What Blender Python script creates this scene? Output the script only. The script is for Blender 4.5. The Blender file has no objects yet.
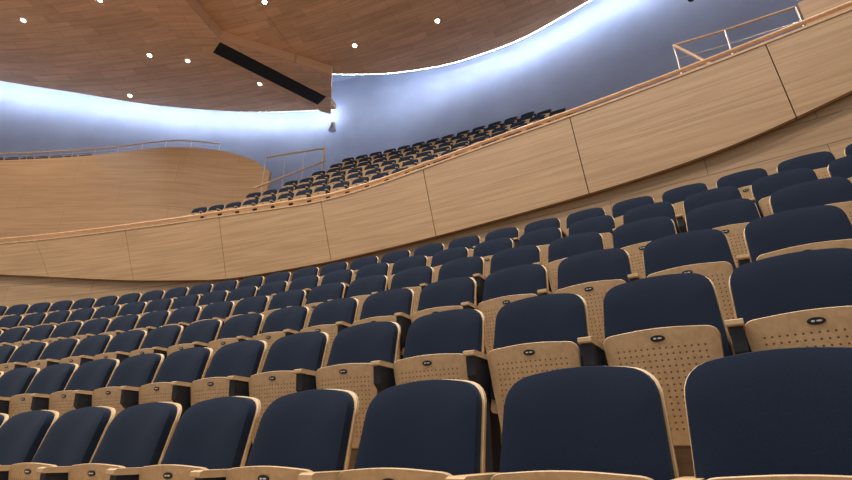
import bpy, bmesh, math, random
import numpy as np
from mathutils import Vector, Matrix
random.seed(4)
D=bpy.data; scn=bpy.context.scene
scn.view_settings.view_transform='Standard'
scn.view_settings.look='None'
# ---------------------------------------------------------------- hall geometry (polar, metres)
AL=math.radians(33.57)
AX=(math.sin(AL),math.cos(AL)); TX=(-math.cos(AL),math.sin(AL))
K=31.77-1.622
CX,CY=-K*AX[0],-K*AX[1]
R1=31.77; DR=.831; RISE=.5147; SP=.56
def er(th): return (math.cos(th)*AX[0]+math.sin(th)*TX[0], math.cos(th)*AX[1]+math.sin(th)*TX[1])
def pol(r,th,z):
    e=er(th); return Vector((CX+r*e[0],CY+r*e[1],z))
def F(tab):
    tab=sorted(tab); xs=[a for a,b in tab]; ys=[b for a,b in tab]
    return lambda t: float(np.interp(t,xs,ys))
def smoothF(tab,w=.012):
    f=F(tab)
    return lambda t: sum(f(t+k*w) for k in (-2,-1,0,1,2))/5
def const(v): return lambda t: v
# ---------------------------------------------------------------- materials
def newmat(name):
    m=D.materials.new(name); m.use_nodes=True
    nt=m.node_tree; b=nt.nodes['Principled BSDF']
    return m,nt,b
def N(nt,t,**k):
    n=nt.nodes.new(t)
    for a,v in k.items(): setattr(n,a,v)
    return n
def plain(name,col,rough=.6,metal=0,emit=None,es=0):
    m,nt,b=newmat(name); b.inputs['Base Color'].default_value=(*col,1); b.inputs['Roughness'].default_value=rough
    b.inputs['Metallic'].default_value=metal
    if emit: b.inputs['Emission Color'].default_value=(*emit,1); b.inputs['Emission Strength'].default_value=es
    return m
def wood(name,c1,c2,seam=None,bw=1.2,bh=.3,mortar=.006,rough=.45,grain=(1.5,28),coord='UV',gamt=.25):
    m,nt,b=newmat(name); L=nt.links
    tc=N(nt,'ShaderNodeTexCoord'); mp=N(nt,'ShaderNodeMapping')
    mp.inputs['Scale'].default_value=(grain[0],grain[1],grain[1] if coord=='UV' else grain[0])
    L.new(tc.outputs[coord],mp.inputs[0])
    no=N(nt,'ShaderNodeTexNoise'); no.inputs['Scale'].default_value=1; no.inputs['Detail'].default_value=6; no.inputs['Distortion'].default_value=.8
    L.new(mp.outputs[0],no.inputs[0])
    rmp=N(nt,'ShaderNodeValToRGB'); rmp.color_ramp.elements[0].position=.36; rmp.color_ramp.elements[1].position=.64
    rmp.color_ramp.elements[0].color=(*c2,1); rmp.color_ramp.elements[1].color=(*c1,1)
    L.new(no.outputs[0],rmp.inputs[0])
    out=rmp.outputs[0]
    if seam:
        br=N(nt,'ShaderNodeTexBrick'); br.inputs['Scale'].default_value=1
        br.inputs['Brick Width'].default_value=bw; br.inputs['Row Height'].default_value=bh
        br.inputs['Mortar Size'].default_value=mortar; br.inputs['Mortar Smooth'].default_value=.2
        br.inputs['Color1'].default_value=(1,1,1,1); br.inputs['Color2'].default_value=(1-gamt,1-gamt*1.1,1-gamt*1.2,1)
        br.inputs['Mortar'].default_value=(seam,seam,seam,1)
        L.new(tc.outputs[coord],br.inputs[0])
        mx=N(nt,'ShaderNodeMix',data_type='RGBA',blend_type='MULTIPLY'); mx.inputs[0].default_value=1
        L.new(out,mx.inputs[6]); L.new(br.outputs[0],mx.inputs[7]); out=mx.outputs[2]
    L.new(out,b.inputs['Base Color'])
    b.inputs['Roughness'].default_value=rough
    return m
W_PANEL=wood('oak_parapet',(.46,.285,.14),(.35,.205,.095),grain=(.7,22))
W_LOW=wood('oak_boards',(.50,.32,.165),(.39,.245,.12),seam=.5,bw=2.4,bh=.34,gamt=.08,grain=(.7,20))
W_CEIL=wood('ceiling_veneer',(.78,.47,.255),(.64,.37,.195),seam=.72,bw=1.3,bh=.33,mortar=.012,gamt=.18,grain=(.8,9),rough=.5)
W_TERR=wood('terrace_veneer',(.52,.31,.155),(.42,.245,.115),seam=.7,bw=3.2,bh=.9,gamt=.08,grain=(.6,14))
W_FLOOR=wood('floor_oak',(.35,.22,.12),(.26,.16,.085),seam=.5,bw=1.6,bh=.14,gamt=.15,grain=(1.5,30))
W_SEAT=wood('seat_beech',(.70,.475,.255),(.58,.385,.195),grain=(30,4),coord='Object',rough=.38)
W_RAIL=wood('rail_wood',(.62,.39,.21),(.5,.30,.15),grain=(2,30),coord='Object',rough=.35)
METAL=plain('rail_metal',(.55,.5,.45),.3,1)
DARK=plain('dark_gap',(.06,.035,.02),.8)
DARKM=plain('standard_dark',(.012,.014,.019),.6)
BLK=plain('vent_black',(.006,.006,.006),.7)
PLQ=plain('plaque_black',(.008,.008,.01),.3)
PLW=plain('plaque_white',(.75,.75,.75),.4)
def perf():
    m=wood('seat_pan_perforated',(.66,.435,.225),(.55,.355,.175),grain=(30,4),coord='Object',rough=.4)
    nt=m.node_tree; L=nt.links; b=nt.nodes['Principled BSDF']
    src=b.inputs['Base Color'].links[0].from_socket
    tc=N(nt,'ShaderNodeTexCoord'); sx=N(nt,'ShaderNodeSeparateXYZ'); L.new(tc.outputs['Object'],sx.inputs[0])
    def M(op,a,b_=None,c=None):
        n=N(nt,'ShaderNodeMath',operation=op)
        for i,v in enumerate((a,b_,c)):
            if v is None: continue
            if isinstance(v,(int,float)): n.inputs[i].default_value=v
            else: L.new(v,n.inputs[i])
        return n.outputs[0]
    P=.0235
    def cell(s,o): return M('SUBTRACT',M('FRACT',M('ADD',M('DIVIDE',s,P),o)),.5)
    dx=cell(sx.outputs[0],100.5); dz=cell(sx.outputs[2],100)
    d=M('SQRT',M('ADD',M('MULTIPLY',dx,dx),M('MULTIPLY',dz,dz)))
    dot=M('LESS_THAN',d,.17)
    inx=M('LESS_THAN',M('ABSOLUTE',sx.outputs[0]),.176)
    inz=M('MULTIPLY',M('LESS_THAN',sx.outputs[2],.566),M('GREATER_THAN',sx.outputs[2],.23))
    k=M('MULTIPLY',M('MULTIPLY',dot,inx),inz)
    mx=N(nt,'ShaderNodeMix',data_type='RGBA'); L.new(k,mx.inputs[0]); L.new(src,mx.inputs[6]); mx.inputs[7].default_value=(.15,.08,.04,1)
    L.new(mx.outputs[2],b.inputs['Base Color'])
    return m
W_PERF=perf()
def fabric():
    m,nt,b=newmat('navy_fabric'); L=nt.links
    tc=N(nt,'ShaderNodeTexCoord'); no=N(nt,'ShaderNodeTexNoise'); no.inputs['Scale'].default_value=260; no.inputs['Detail'].default_value=2
    L.new(tc.outputs['Object'],no.inputs[0])
    r=N(nt,'ShaderNodeValToRGB'); r.color_ramp.elements[0].color=(.007,.012,.025,1); r.color_ramp.elements[1].color=(.014,.022,.040,1)
    L.new(no.outputs[0],r.inputs[0]); L.new(r.outputs[0],b.inputs['Base Color'])
    b.inputs['Roughness'].default_value=.95; b.inputs['Specular IOR Level'].default_value=.1
    b.inputs['Sheen Weight'].default_value=.06; b.inputs['Sheen Roughness'].default_value=.5
    b.inputs['Sheen Tint'].default_value=(.75,.85,1,1)
    bp=N(nt,'ShaderNodeBump'); bp.inputs['Strength'].default_value=.15; bp.inputs['Distance'].default_value=.002
    L.new(no.outputs[0],bp.inputs['Height']); L.new(bp.outputs[0],b.inputs['Normal'])
    return m
FAB=fabric()
def plaster():
    m,nt,b=newmat('blue_grey_plaster'); L=nt.links
    tc=N(nt,'ShaderNodeTexCoord'); no=N(nt,'ShaderNodeTexNoise'); no.inputs['Scale'].default_value=.8; no.inputs['Detail'].default_value=8
    L.new(tc.outputs['Object'],no.inputs[0])
    r=N(nt,'ShaderNodeValToRGB'); r.color_ramp.elements[0].position=.3; r.color_ramp.elements[1].position=.7
    r.color_ramp.elements[0].color=(.27,.31,.44,1); r.color_ramp.elements[1].color=(.32,.365,.50,1)
    L.new(no.outputs[0],r.inputs[0]); L.new(r.outputs[0],b.inputs['Base Color']); b.inputs['Roughness'].default_value=.85
    return m
PLAST=plaster()
# ---------------------------------------------------------------- mesh helpers
def obj(name,me,parent=None,loc=None):
    o=D.objects.new(name,me); scn.collection.objects.link(o)
    if parent: o.parent=parent
    if loc is not None: o.location=loc
    return o
def mk(name,V,Fc,mats,fm=None,uv=None,smooth=False):
    me=D.meshes.new(name); me.from_pydata([tuple(v) for v in V],[],Fc)
    for m in mats: me.materials.append(m)
    if fm:
        for p,i in zip(me.polygons,fm): p.material_index=i
    if uv:
        l=me.uv_layers.new(name='UVMap'); k=0
        for p,u in zip(me.polygons,uv):
            for li,c in zip(p.loop_indices,u): l.data[li].uv=c
    if smooth:
        for p in me.polygons: p.use_smooth=True
    me.update(); return me
def ribbon(name,t0,t1,ri,ro,zl,zh,mat,n=None,parent=None,shear=None):
    """closed curved slab between inner/outer radius and low/high z"""
    if not callable(ri): ri=const(ri)
    if not callable(ro): ro=const(ro)
    if not callable(zl): zl=const(zl)
    if not callable(zh): zh=const(zh)
    n=n or max(2,int(abs(t1-t0)/.012))
    V=[];Fc=[];UV=[]
    ts=[t0+(t1-t0)*i/n for i in range(n+1)]
    for t in ts:
        t2=t+(shear(t) if shear else 0)
        V+= [pol(ri(t),t,zl(t)),pol(ro(t),t,zl(t)),pol(ro(t),t2,zh(t2)),pol(ri(t),t2,zh(t2))]
    S=lambda t:t*38
    for i in range(n):
        A=4*i;B=A+4;t=ts[i];u=ts[i+1]
        q=[(ri,zl),(ro,zl),(ro,zh),(ri,zh)]
        for k in range(4):
            k2=(k+1)%4
            Fc.append((A+k,B+k,B+k2,A+k2))
            if k in (0,2): UV.append([(S(t),q[k][0](t)),(S(u),q[k][0](u)),(S(u),q[k2][0](u)),(S(t),q[k2][0](t))])
            else: UV.append([(S(t),q[k][1](t)),(S(u),q[k][1](u)),(S(u),q[k2][1](u)),(S(t),q[k2][1](t))])
    Fc.append((0,1,2,3)); UV.append([(ri(t0),zl(t0)),(ro(t0),zl(t0)),(ro(t0),zh(t0)),(ri(t0),zh(t0))])
    e=4*n; Fc.append((e+3,e+2,e+1,e)); UV.append([(ri(t1),zh(t1)),(ro(t1),zh(t1)),(ro(t1),zl(t1)),(ri(t1),zl(t1))])
    me=mk(name,V,Fc,[mat],uv=UV)
    bm=bmesh.new(); bm.from_mesh(me); bmesh.ops.recalc_face_normals(bm,faces=bm.faces); bm.to_mesh(me); bm.free()
    return obj(name,me,parent)
def tube(name,pts,r,mat,parent=None):
    cu=D.curves.new(name,'CURVE'); cu.dimensions='3D'; cu.bevel_depth=r; cu.bevel_resolution=3; cu.use_fill_caps=True
    s=cu.splines.new('POLY'); s.points.add(len(pts)-1)
    for p,q in zip(s.points,pts): p.co=(*q,1)
    cu.materials.append(mat)
    return obj(name,cu,parent)
def empty(name,loc=(0,0,0)):
    e=D.objects.new(name,None); e.location=loc; scn.collection.objects.link(e); e.empty_display_size=.2; return e
# ---------------------------------------------------------------- seat mesh
TAN=math.tan(math.radians(13)); ZT=.925
class MB:
    def __init__(s): s.V=[];s.F=[];s.M=[]
    def add(s,V,Fc,m):
        o=len(s.V); s.V+=V; s.F+=[tuple(i+o for i in f) for f in Fc]; s.M+=[m]*len(Fc)
def rounded(c,seg=6):
    out=[]; n=len(c)
    for i,(x,z,r) in enumerate(c):
        p=np.array([x,z]);a=np.array(c[i-1][:2]);b=np.array(c[(i+1)%n][:2])
        da=(a-p);la=np.linalg.norm(da);da/=la;db=(b-p);lb=np.linalg.norm(db);db/=lb
        r2=min(r,la*.48,lb*.48)
        A=p+da*r2;B=p+db*r2
        for k in range(seg+1):
            u=k/seg; out.append((1-u)**2*A+2*u*(1-u)*p+u*u*B)
    res=[]
    for i,q in enumerate(out):
        nx=out[(i+1)%len(out)]; d=np.linalg.norm(nx-q); m=max(1,int(d/.07))
        for k in range(m): res.append(q+(nx-q)*k/m)
    return res
def slab(mb,outl,yf,yb,warp,mf,puff=0,edge=.006,rings=(1,.97,.9,.75,.5,.25)):
    cx=sum(p[0] for p in outl)/len(outl); cz=sum(p[1] for p in outl)/len(outl)
    n=len(outl); V=[];Fc=[]
    def ring(s,y): 
        for p in outl: V.append(warp(cx+(p[0]-cx)*s,y,cz+(p[1]-cz)*s))
    lay=[]
    for s in reversed(rings): lay.append((s,yf-puff*(1-s**5)))
    lay.append((1.012,yf+edge)); lay.append((1.012,yb-edge)); lay.append((1.0,yb))
    for s in rings[1:]: lay.append((s,yb))
    for s,y in lay: ring(s,y)
    for k in range(len(lay)-1):
        for i in range(n):
            j=(i+1)%n; Fc.append((k*n+i,k*n+j,(k+1)*n+j,(k+1)*n+i))
    V.append(warp(cx,yf-puff,cz)); c=len(V)-1
    for i in range(n): Fc.append((c,(i+1)%n,i))
    V.append(warp(cx,yb,cz)); c=len(V)-1; o=(len(lay)-1)*n
    for i in range(n): Fc.append((c,o+i,o+(i+1)%n))
    mb.add(V,Fc,mf)
def boxp(mb,x0,x1,prof,m):
    n=len(prof); V=[(x0,y,z) for y,z in prof]+[(x1,y,z) for y,z in prof]
    Fc=[tuple(range(n)),tuple(range(2*n-1,n-1,-1))]
    for i in range(n): j=(i+1)%n; Fc.append((i,i+n,j+n,j))
    mb.add(V,Fc,m)
def seat_mesh():
    mb=MB()
    def wback(x,y,z): return (x,y+(z-ZT)*TAN-.035*(x/.25)**2*min(1,(ZT-z)/.25+.55),z)
    cush=rounded([(-.244,.40,.03),(.244,.40,.03),(.227,.895,.085),(0,.930,.16),(-.227,.895,.085)])
    shell=rounded([(-.252,.34,.03),(.252,.34,.03),(.234,.900,.088),(0,.934,.16),(-.234,.900,.088)])
    slab(mb,cush,-.040,.004,wback,0,puff=.022,edge=.010)
    slab(mb,shell,.003,.024,wback,1,puff=0,edge=.003,rings=(1,.8,.4))
    def wpan(x,y,z): return (x,y-.165-.085*(z-.18)/.44+.012*(x/.2)**2,z)
    pan=rounded([(-.190,.19,.05),(.190,.19,.05),(.224,.618,.045),(0,.634,.14),(-.224,.618,.045)])
    slab(mb,pan,-.012,.010,wpan,2,edge=.003,rings=(1,.8,.4))
    pc=rounded([(-.178,.21,.05),(.178,.21,.05),(.210,.600,.05),(0,.612,.14),(-.210,.600,.05)])
    slab(mb,pc,.010,.085,wpan,0,edge=.02,rings=(1,.9,.6))
    def ell(cx,rx,rz,y,m,n=16):
        V=[]
        for k in range(n):
            a=2*math.pi*k/n; V.append(wpan(cx+rx*math.cos(a),y,.590+rz*math.sin(a)))
        for k in range(n):
            a=2*math.pi*k/n; V.append(wpan(cx+rx*math.cos(a),-.010,.590+rz*math.sin(a)))
        mb.add(V,[tuple(range(n))]+[(k,(k+1)%n,n+(k+1)%n,n+k) for k in range(n)],m)
    ell(0,.028,.013,-.0165,4)
    ell(-.010,.006,.0035,-.0185,5,8); ell(.008,.009,.003,-.0185,5,8)
    x=.28
    boxp(mb,x-.019,x+.019,[(-.20,0),(.02,0),(.02,.03),(-.05,.08),(-.05,.44),(-.17,.44),(-.16,.08),(-.20,.03)],3)
    boxp(mb,x-.023,x+.023,[(-.315,.50),(-.19,.40),(-.06,.40),(-.05,.59),(-.325,.59)],3)
    pr=[(-.345,.595),(-.34,.590),(-.05,.590),(-.045,.600),(-.05,.618),(-.33,.616),(-.345,.610)]
    boxp(mb,x-.029,x+.029,pr,1)
    boxp(mb,-.26,.26,[(-.13,.36),(-.10,.36),(-.10,.39),(-.13,.39)],3)
    me=mk('auditorium_seat',mb.V,mb.F,[FAB,W_SEAT,W_PERF,DARKM,PLQ,PLW],fm=mb.M,smooth=True)
    bm=bmesh.new(); bm.from_mesh(me); bmesh.ops.recalc_face_normals(bm,faces=bm.faces); bm.to_mesh(me); bm.free()
    me.set_sharp_from_angle(angle=math.radians(40))
    return me
SM=seat_mesh()
def put_seat(r,th,z):
    o=D.objects.new('auditorium_seat',SM); scn.collection.objects.link(o)
    e=er(th); o.location=pol(r,th,z); o.rotation_euler=(0,0,math.atan2(e[1],e[0])-math.pi/2+random.uniform(-.008,.008))
    return o
phi=[-.0025,-.0073,-.0100,-.0166,-.0152,-.0236]
cnt=[13,16,19,23,26,30]
for i in range(6):
    R=R1+i*DR
    for j in range(-3,cnt[i]):
        off=.030/R if (i<2 and j<=0) else 0
        put_seat(R,phi[i]+j*SP/R+off,RISE*i)
# ---------------------------------------------------------------- stepped floor
T0,T1=-.16,.62
ribbon('floor',T0,T1,22,R1-.60,-.515-.3,-.515,W_FLOOR)
for i in range(6):
    a=R1+i*DR-.60; b=R1+(i+1)*DR-.60 if i<5 else 36.2
    ribbon('floor_tier',T0,T1,a,b+.002,-.8,RISE*i,W_FLOOR)
# ---------------------------------------------------------------- parapet wall
top=smoothF([(-.2,5.27),(-.048,5.22),(.008,5.17),(.071,5.10),(.108,5.0),(.135,4.9),(.165,4.85),(.198,4.93),(.232,5.0),(.3,5.07),(.395,5.09),(.65,5.1)],.006)
bot=smoothF([(-.2,5.0),(-.08,4.55),(-.041,4.23),(-.027,4.11),(-.011,3.99),(.014,3.9),(.038,3.85),(.069,3.8),(.102,3.74),(.156,3.66),(.219,3.64),(.283,3.88),(.347,4.18),(.386,4.34),(.5,4.75),(.65,4.9)],.006)
ribbon('wall_lower',T0,T1,36.27,36.45,2.3,lambda t:top(t)-.05,W_LOW)
seams=[T0,-.091,-.0265,.038,.102,.156,.219,.283,.347,.41,.47,.53,T1]
sh=lambda t:.001+.052*max(t,0)
par=empty('wall_parapet')
for a,b in zip(seams[:-1],seams[1:]):
    ribbon('panel',a+.00016,b-.00016,36.16,36.22,bot,top,W_PANEL,n=10,parent=par,shear=sh)
ribbon('backing',T0,T1,36.215,36.30,lambda t:bot(t)+.02,lambda t:top(t)-.02,DARK,parent=par)
ribbon('cap',T0,T1,36.15,36.47,top,lambda t:top(t)+.03,W_RAIL,parent=par)
rl=empty('parapet_handrail')
ts=np.linspace(T0,T1,110)
tube('rail',[pol(36.30,t,top(t)+.20) for t in ts],.028,W_RAIL,rl)
for t in np.arange(T0+.01,T1,.033):
    tube('post',[pol(36.33,t,top(t)+.02),pol(36.30,t,top(t)+.19)],.010,METAL,rl)
# ---------------------------------------------------------------- upper seating tier
ribbon('floor_gangway',-.15,.60,36.45,38.55,4.2,4.75,W_FLOOR)
LE=[.322,.294,.277,.266,.262,.262]
RE=[.03,.04,.055,.065,.080,.092]
for k in range(6):
    r=39.0+.80*k; zt=7.12+.735*k; zf=zt-.925
    ribbon('floor_upper_tier',RE[k]-.015,LE[k]+.006,r-.45,r+.35 if k<5 else 43.4,zf-1.2,zf,W_FLOOR)
    t=LE[k]-.003
    while t>RE[k]:
        put_seat(r,t,zf); t-=SP/r
# stair beside the upper tier
st=empty('terrace_stair')
for k in range(12):
    u=k/11; r=39.4+.27*k; tt0=float(np.interp(r,[39.4,40.6,41.4,42.6],[.303,.286,.274,.270]))
    ribbon('step',tt0,tt0+.022-.006*u,r,r+.275,5.6,7.0+.265*k,W_TERR,n=3,parent=st)
sr=empty('stair_railing')
tube('rail_lower',[pol(39.9,.296,8.10),pol(42.0,.268,10.15)],.028,W_RAIL,sr)
tube('rail_upper',[pol(40.5,.300,9.62),pol(42.0,.271,10.70)],.028,W_RAIL,sr)
for u in (0,.33,.66):
    tube('post',[pol(40.5+1.5*u,.300-.029*u,7.9+1.3*u),pol(40.5+1.5*u,.300-.029*u,9.62+1.08*u)],.014,METAL,sr)
tube('end_post',[pol(42,.270,9.0),pol(42,.270,10.73)],.035,W_RAIL,sr)
# ---------------------------------------------------------------- left terrace
fr=smoothF([(.30,41.35),(.325,41.2),(.348,40.95),(.38,40.2),(.441,39.8),(.535,39.6),(.75,39.4)],.006)
fz=smoothF([(.306,9.45),(.315,9.85),(.325,10.15),(.348,10.48),(.40,10.35),(.441,10.1),(.535,9.96),(.75,9.9)],.003)
ribbon('terrace_fascia',.309,.70,fr,lambda t:fr(t)+.12,4.6,fz,W_TERR,n=60)
ribbon('floor_terrace',.325,.60,lambda t:fr(t)+.12,lambda t:fr(t)+1.15,9.2,9.62,W_FLOOR,n=40)
tr=empty('terrace_railing')
tt=np.linspace(.355,.69,50)
for off,rr in ((.34,.026),(.22,.008),(.12,.008)):
    tube('rail',[pol(fr(t)+.1,t,fz(t)+off) for t in tt],rr,W_RAIL if rr>.01 else METAL,tr)
for t in np.arange(.355,.69,.02):
    tube('post',[pol(fr(t)+.1,t,fz(t)),pol(fr(t)+.1,t,fz(t)+.34)],.010,METAL,tr)
t=.475
while t<.585: put_seat(40.40,t,9.66); t+=SP/40.4
# ---------------------------------------------------------------- right upper landing
lr=empty('landing_railing')
rt=[(38,.0,7.24),(38,-.02,7.14),(38,-.045,7.05)]
for off in (0,-.3,-.6):
    tube('rail',[pol(r,t,z+off) for r,t,z in rt],.02 if off==0 else .008,W_RAIL if off==0 else METAL,lr)
for r,t,z in rt: tube('post',[pol(r,t,4.75),pol(r,t,z)],.018,METAL,lr)
tube('stair_rail',[pol(38,.0,7.24),pol(37.2,-.012,5.9)],.025,W_RAIL,lr)
ribbon('wall_landing',-.14,-.046,38.0,38.12,4.75,lambda t:7.1+(-.046-t)*6,W_TERR)
# ---------------------------------------------------------------- back wall
bw=smoothF([(1.0,36.8),(.75,39),(.583,41.0),(.522,41.75),(.462,42.75),(.38,43.75),(.32,44.35),(.27,44.4),(.218,44.0),(.166,43.95),(.104,43.85),(.045,43.35),(-.05,42.7),(-.3,40.7)],.012)
ribbon('wall_back',-.32,.95,bw,lambda t:bw(t)+.3,4,16,PLAST,n=110)
# ---------------------------------------------------------------- ceiling
eL=smoothF([(1.0,36),(.75,38.2),(.583,40.2),(.522,40.95),(.462,41.95),(.38,43.0),(.295,43.8),(.27,44.0)],.008)
eR=smoothF([(.32,41.0),(.271,41.95),(.218,42.7),(.166,43.1),(.104,43.1),(.045,42.6),(-.05,41.95),(-.3,39.9)],.008)
ribbon('ceiling',.288,.95,24,eL,14,14.25,W_CEIL,n=70)
ribbon('ceiling',-.32,.288,24,eR,14.03,14.28,W_CEIL,n=60)
ribbon('ceiling_upper',-.32,.95,24,lambda t:bw(t)+.2,16,16.2,PLAST,n=60)
LED=plain('led_cool',(1,1,1),.5,0,(.68,.82,1.0),66)
ribbon('cove_light',.289,.94,lambda t:eL(t)+.01,lambda t:eL(t)+.04,14.03,14.10,LED,n=70)
ribbon('cove_light',-.31,.287,lambda t:eR(t)+.01,lambda t:eR(t)+.04,14.06,14.13,LED,n=60)
# wedge (hanging ceiling fin) with air diffuser
P=[(-7.9,9.3),(-7.45,11.1),(-7.0,12.6),(-3.5,14.3),(-3.95,16.6),(-4.3,16.45),(-8.05,13.3),(-9.3,10.8),(-9.9,9.1)]
z0,z1=13.6,14.1; n=len(P)
V=[(x,y,z0) for x,y in P]+[(x,y,z1) for x,y in P]
Fc=[tuple(range(n)),tuple(range(2*n-1,n-1,-1))]+[(i,(i+1)%n,(i+1)%n+n,i+n) for i in range(n)]
UV=[[V[i][:2] for i in f] if k<2 else [(0,0),(1,0),(1,.4),(0,.4)] for k,f in enumerate(Fc)]
me=mk('ceiling_fin',V,Fc,[W_CEIL],uv=UV); obj('ceiling_fin',me)
A=Vector((-7.25,12.95,0));B=Vector((-4.15,15.75,0)); d=(B-A).normalized(); nn=Vector((-d.y,d.x,0))
vent=empty('air_vent',(0,0,0))
def bar(name,a,b,w,z0,z1,m,par):
    d=(b-a).normalized();q=Vector((-d.y,d.x,0))*w/2
    c=[a-q,b-q,b+q,a+q]
    V=[(p.x,p.y,z0) for p in c]+[(p.x,p.y,z1) for p in c]
    return obj(name,mk(name,V,[(0,1,2,3),(7,6,5,4),(0,4,5,1),(1,5,6,2),(2,6,7,3),(3,7,4,0)],[m]),par)
bar('frame',A,B,.62,13.575,13.62,BLK,vent)
VS=plain('vent_slat',(.03,.03,.03),.5)
for k in range(-3,4):
    bar('slat',A+nn*.08*k+d*.04,B+nn*.08*k-d*.04,.018,13.555,13.576,VS,vent)
# downlights
LAMP=plain('lamp_glow',(1,1,1),.5,0,(1,.95,.9),60)
TRIM=plain('lamp_trim',(.8,.75,.7),.4)
def disc(name,r,h,loc,m,par):
    bm=bmesh.new(); bmesh.ops.create_cone(bm,cap_ends=True,segments=20,radius1=r,radius2=r*.9,depth=h)
    me=D.meshes.new(name); bm.to_mesh(me); bm.free(); me.materials.append(m)
    return obj(name,me,par,loc)
lights=[(39.4,.417),(40.9,.233),(39.9,.387),(41.6,.339),(41.3,.472),(37.4,.50),(38.3,.281),(41.0,.157),(37.0,.416)]
extra=[(r,t) for r in (27,30.5,34) for t in (-.08,.06,.2,.34,.48)]
for r,t in lights+extra:
    e=empty('downlight',pol(r,t,13.99)); 
    disc('trim',.09,.03,(0,0,0),TRIM,e); disc('lens',.06,.03,(0,0,-.012),LAMP,e)
for r,t in extra+[(37.4,.5),(37.6,.281),(37.4,.12)]:
    l=D.lights.new('hall_spot','SPOT'); l.energy=1050; l.spot_size=math.radians(130); l.spot_blend=1; l.shadow_soft_size=.3; l.color=(1,.95,.89)
    o=D.objects.new('hall_spot',l); scn.collection.objects.link(o); o.location=pol(r,t,13.8)
e=empty('wall_lamp',pol(43.95,.291,13.25)); disc('body',.12,.30,(0,0,0),METAL,e); disc('head',.16,.08,(0,0,-.18),METAL,e)
# security camera near the back wall, on a ceiling drop rod
CW=plain('camera_white',(.75,.75,.78),.4)
t=-.016; rw=bw(t)
e=empty('security_camera',pol(rw-.9,t,12.0))
disc('rod',.03,2.0,(0,0,1.05),CW,e); disc('housing',.12,.14,(0,0,0),CW,e)
bm=bmesh.new(); bmesh.ops.create_uvsphere(bm,u_segments=20,v_segments=12,radius=.10); me=D.meshes.new('dome'); bm.to_mesh(me); bm.free(); me.materials.append(BLK); obj('dome',me,e,(0,0,-.08))
# ---------------------------------------------------------------- world
w=D.worlds.new('hall'); scn.world=w; w.use_nodes=True
w.node_tree.nodes['Background'].inputs[0].default_value=(.95,.96,1,1); w.node_tree.nodes['Background'].inputs[1].default_value=.47
# ---------------------------------------------------------------- camera
c=D.cameras.new('camera'); c.sensor_width=36; c.lens=492.3/852*36; c.clip_end=200
co=D.objects.new('camera',c); scn.collection.objects.link(co); co.location=(0,0,.67); co.rotation_euler=(math.radians(90+23.56),0,0)
scn.camera=co
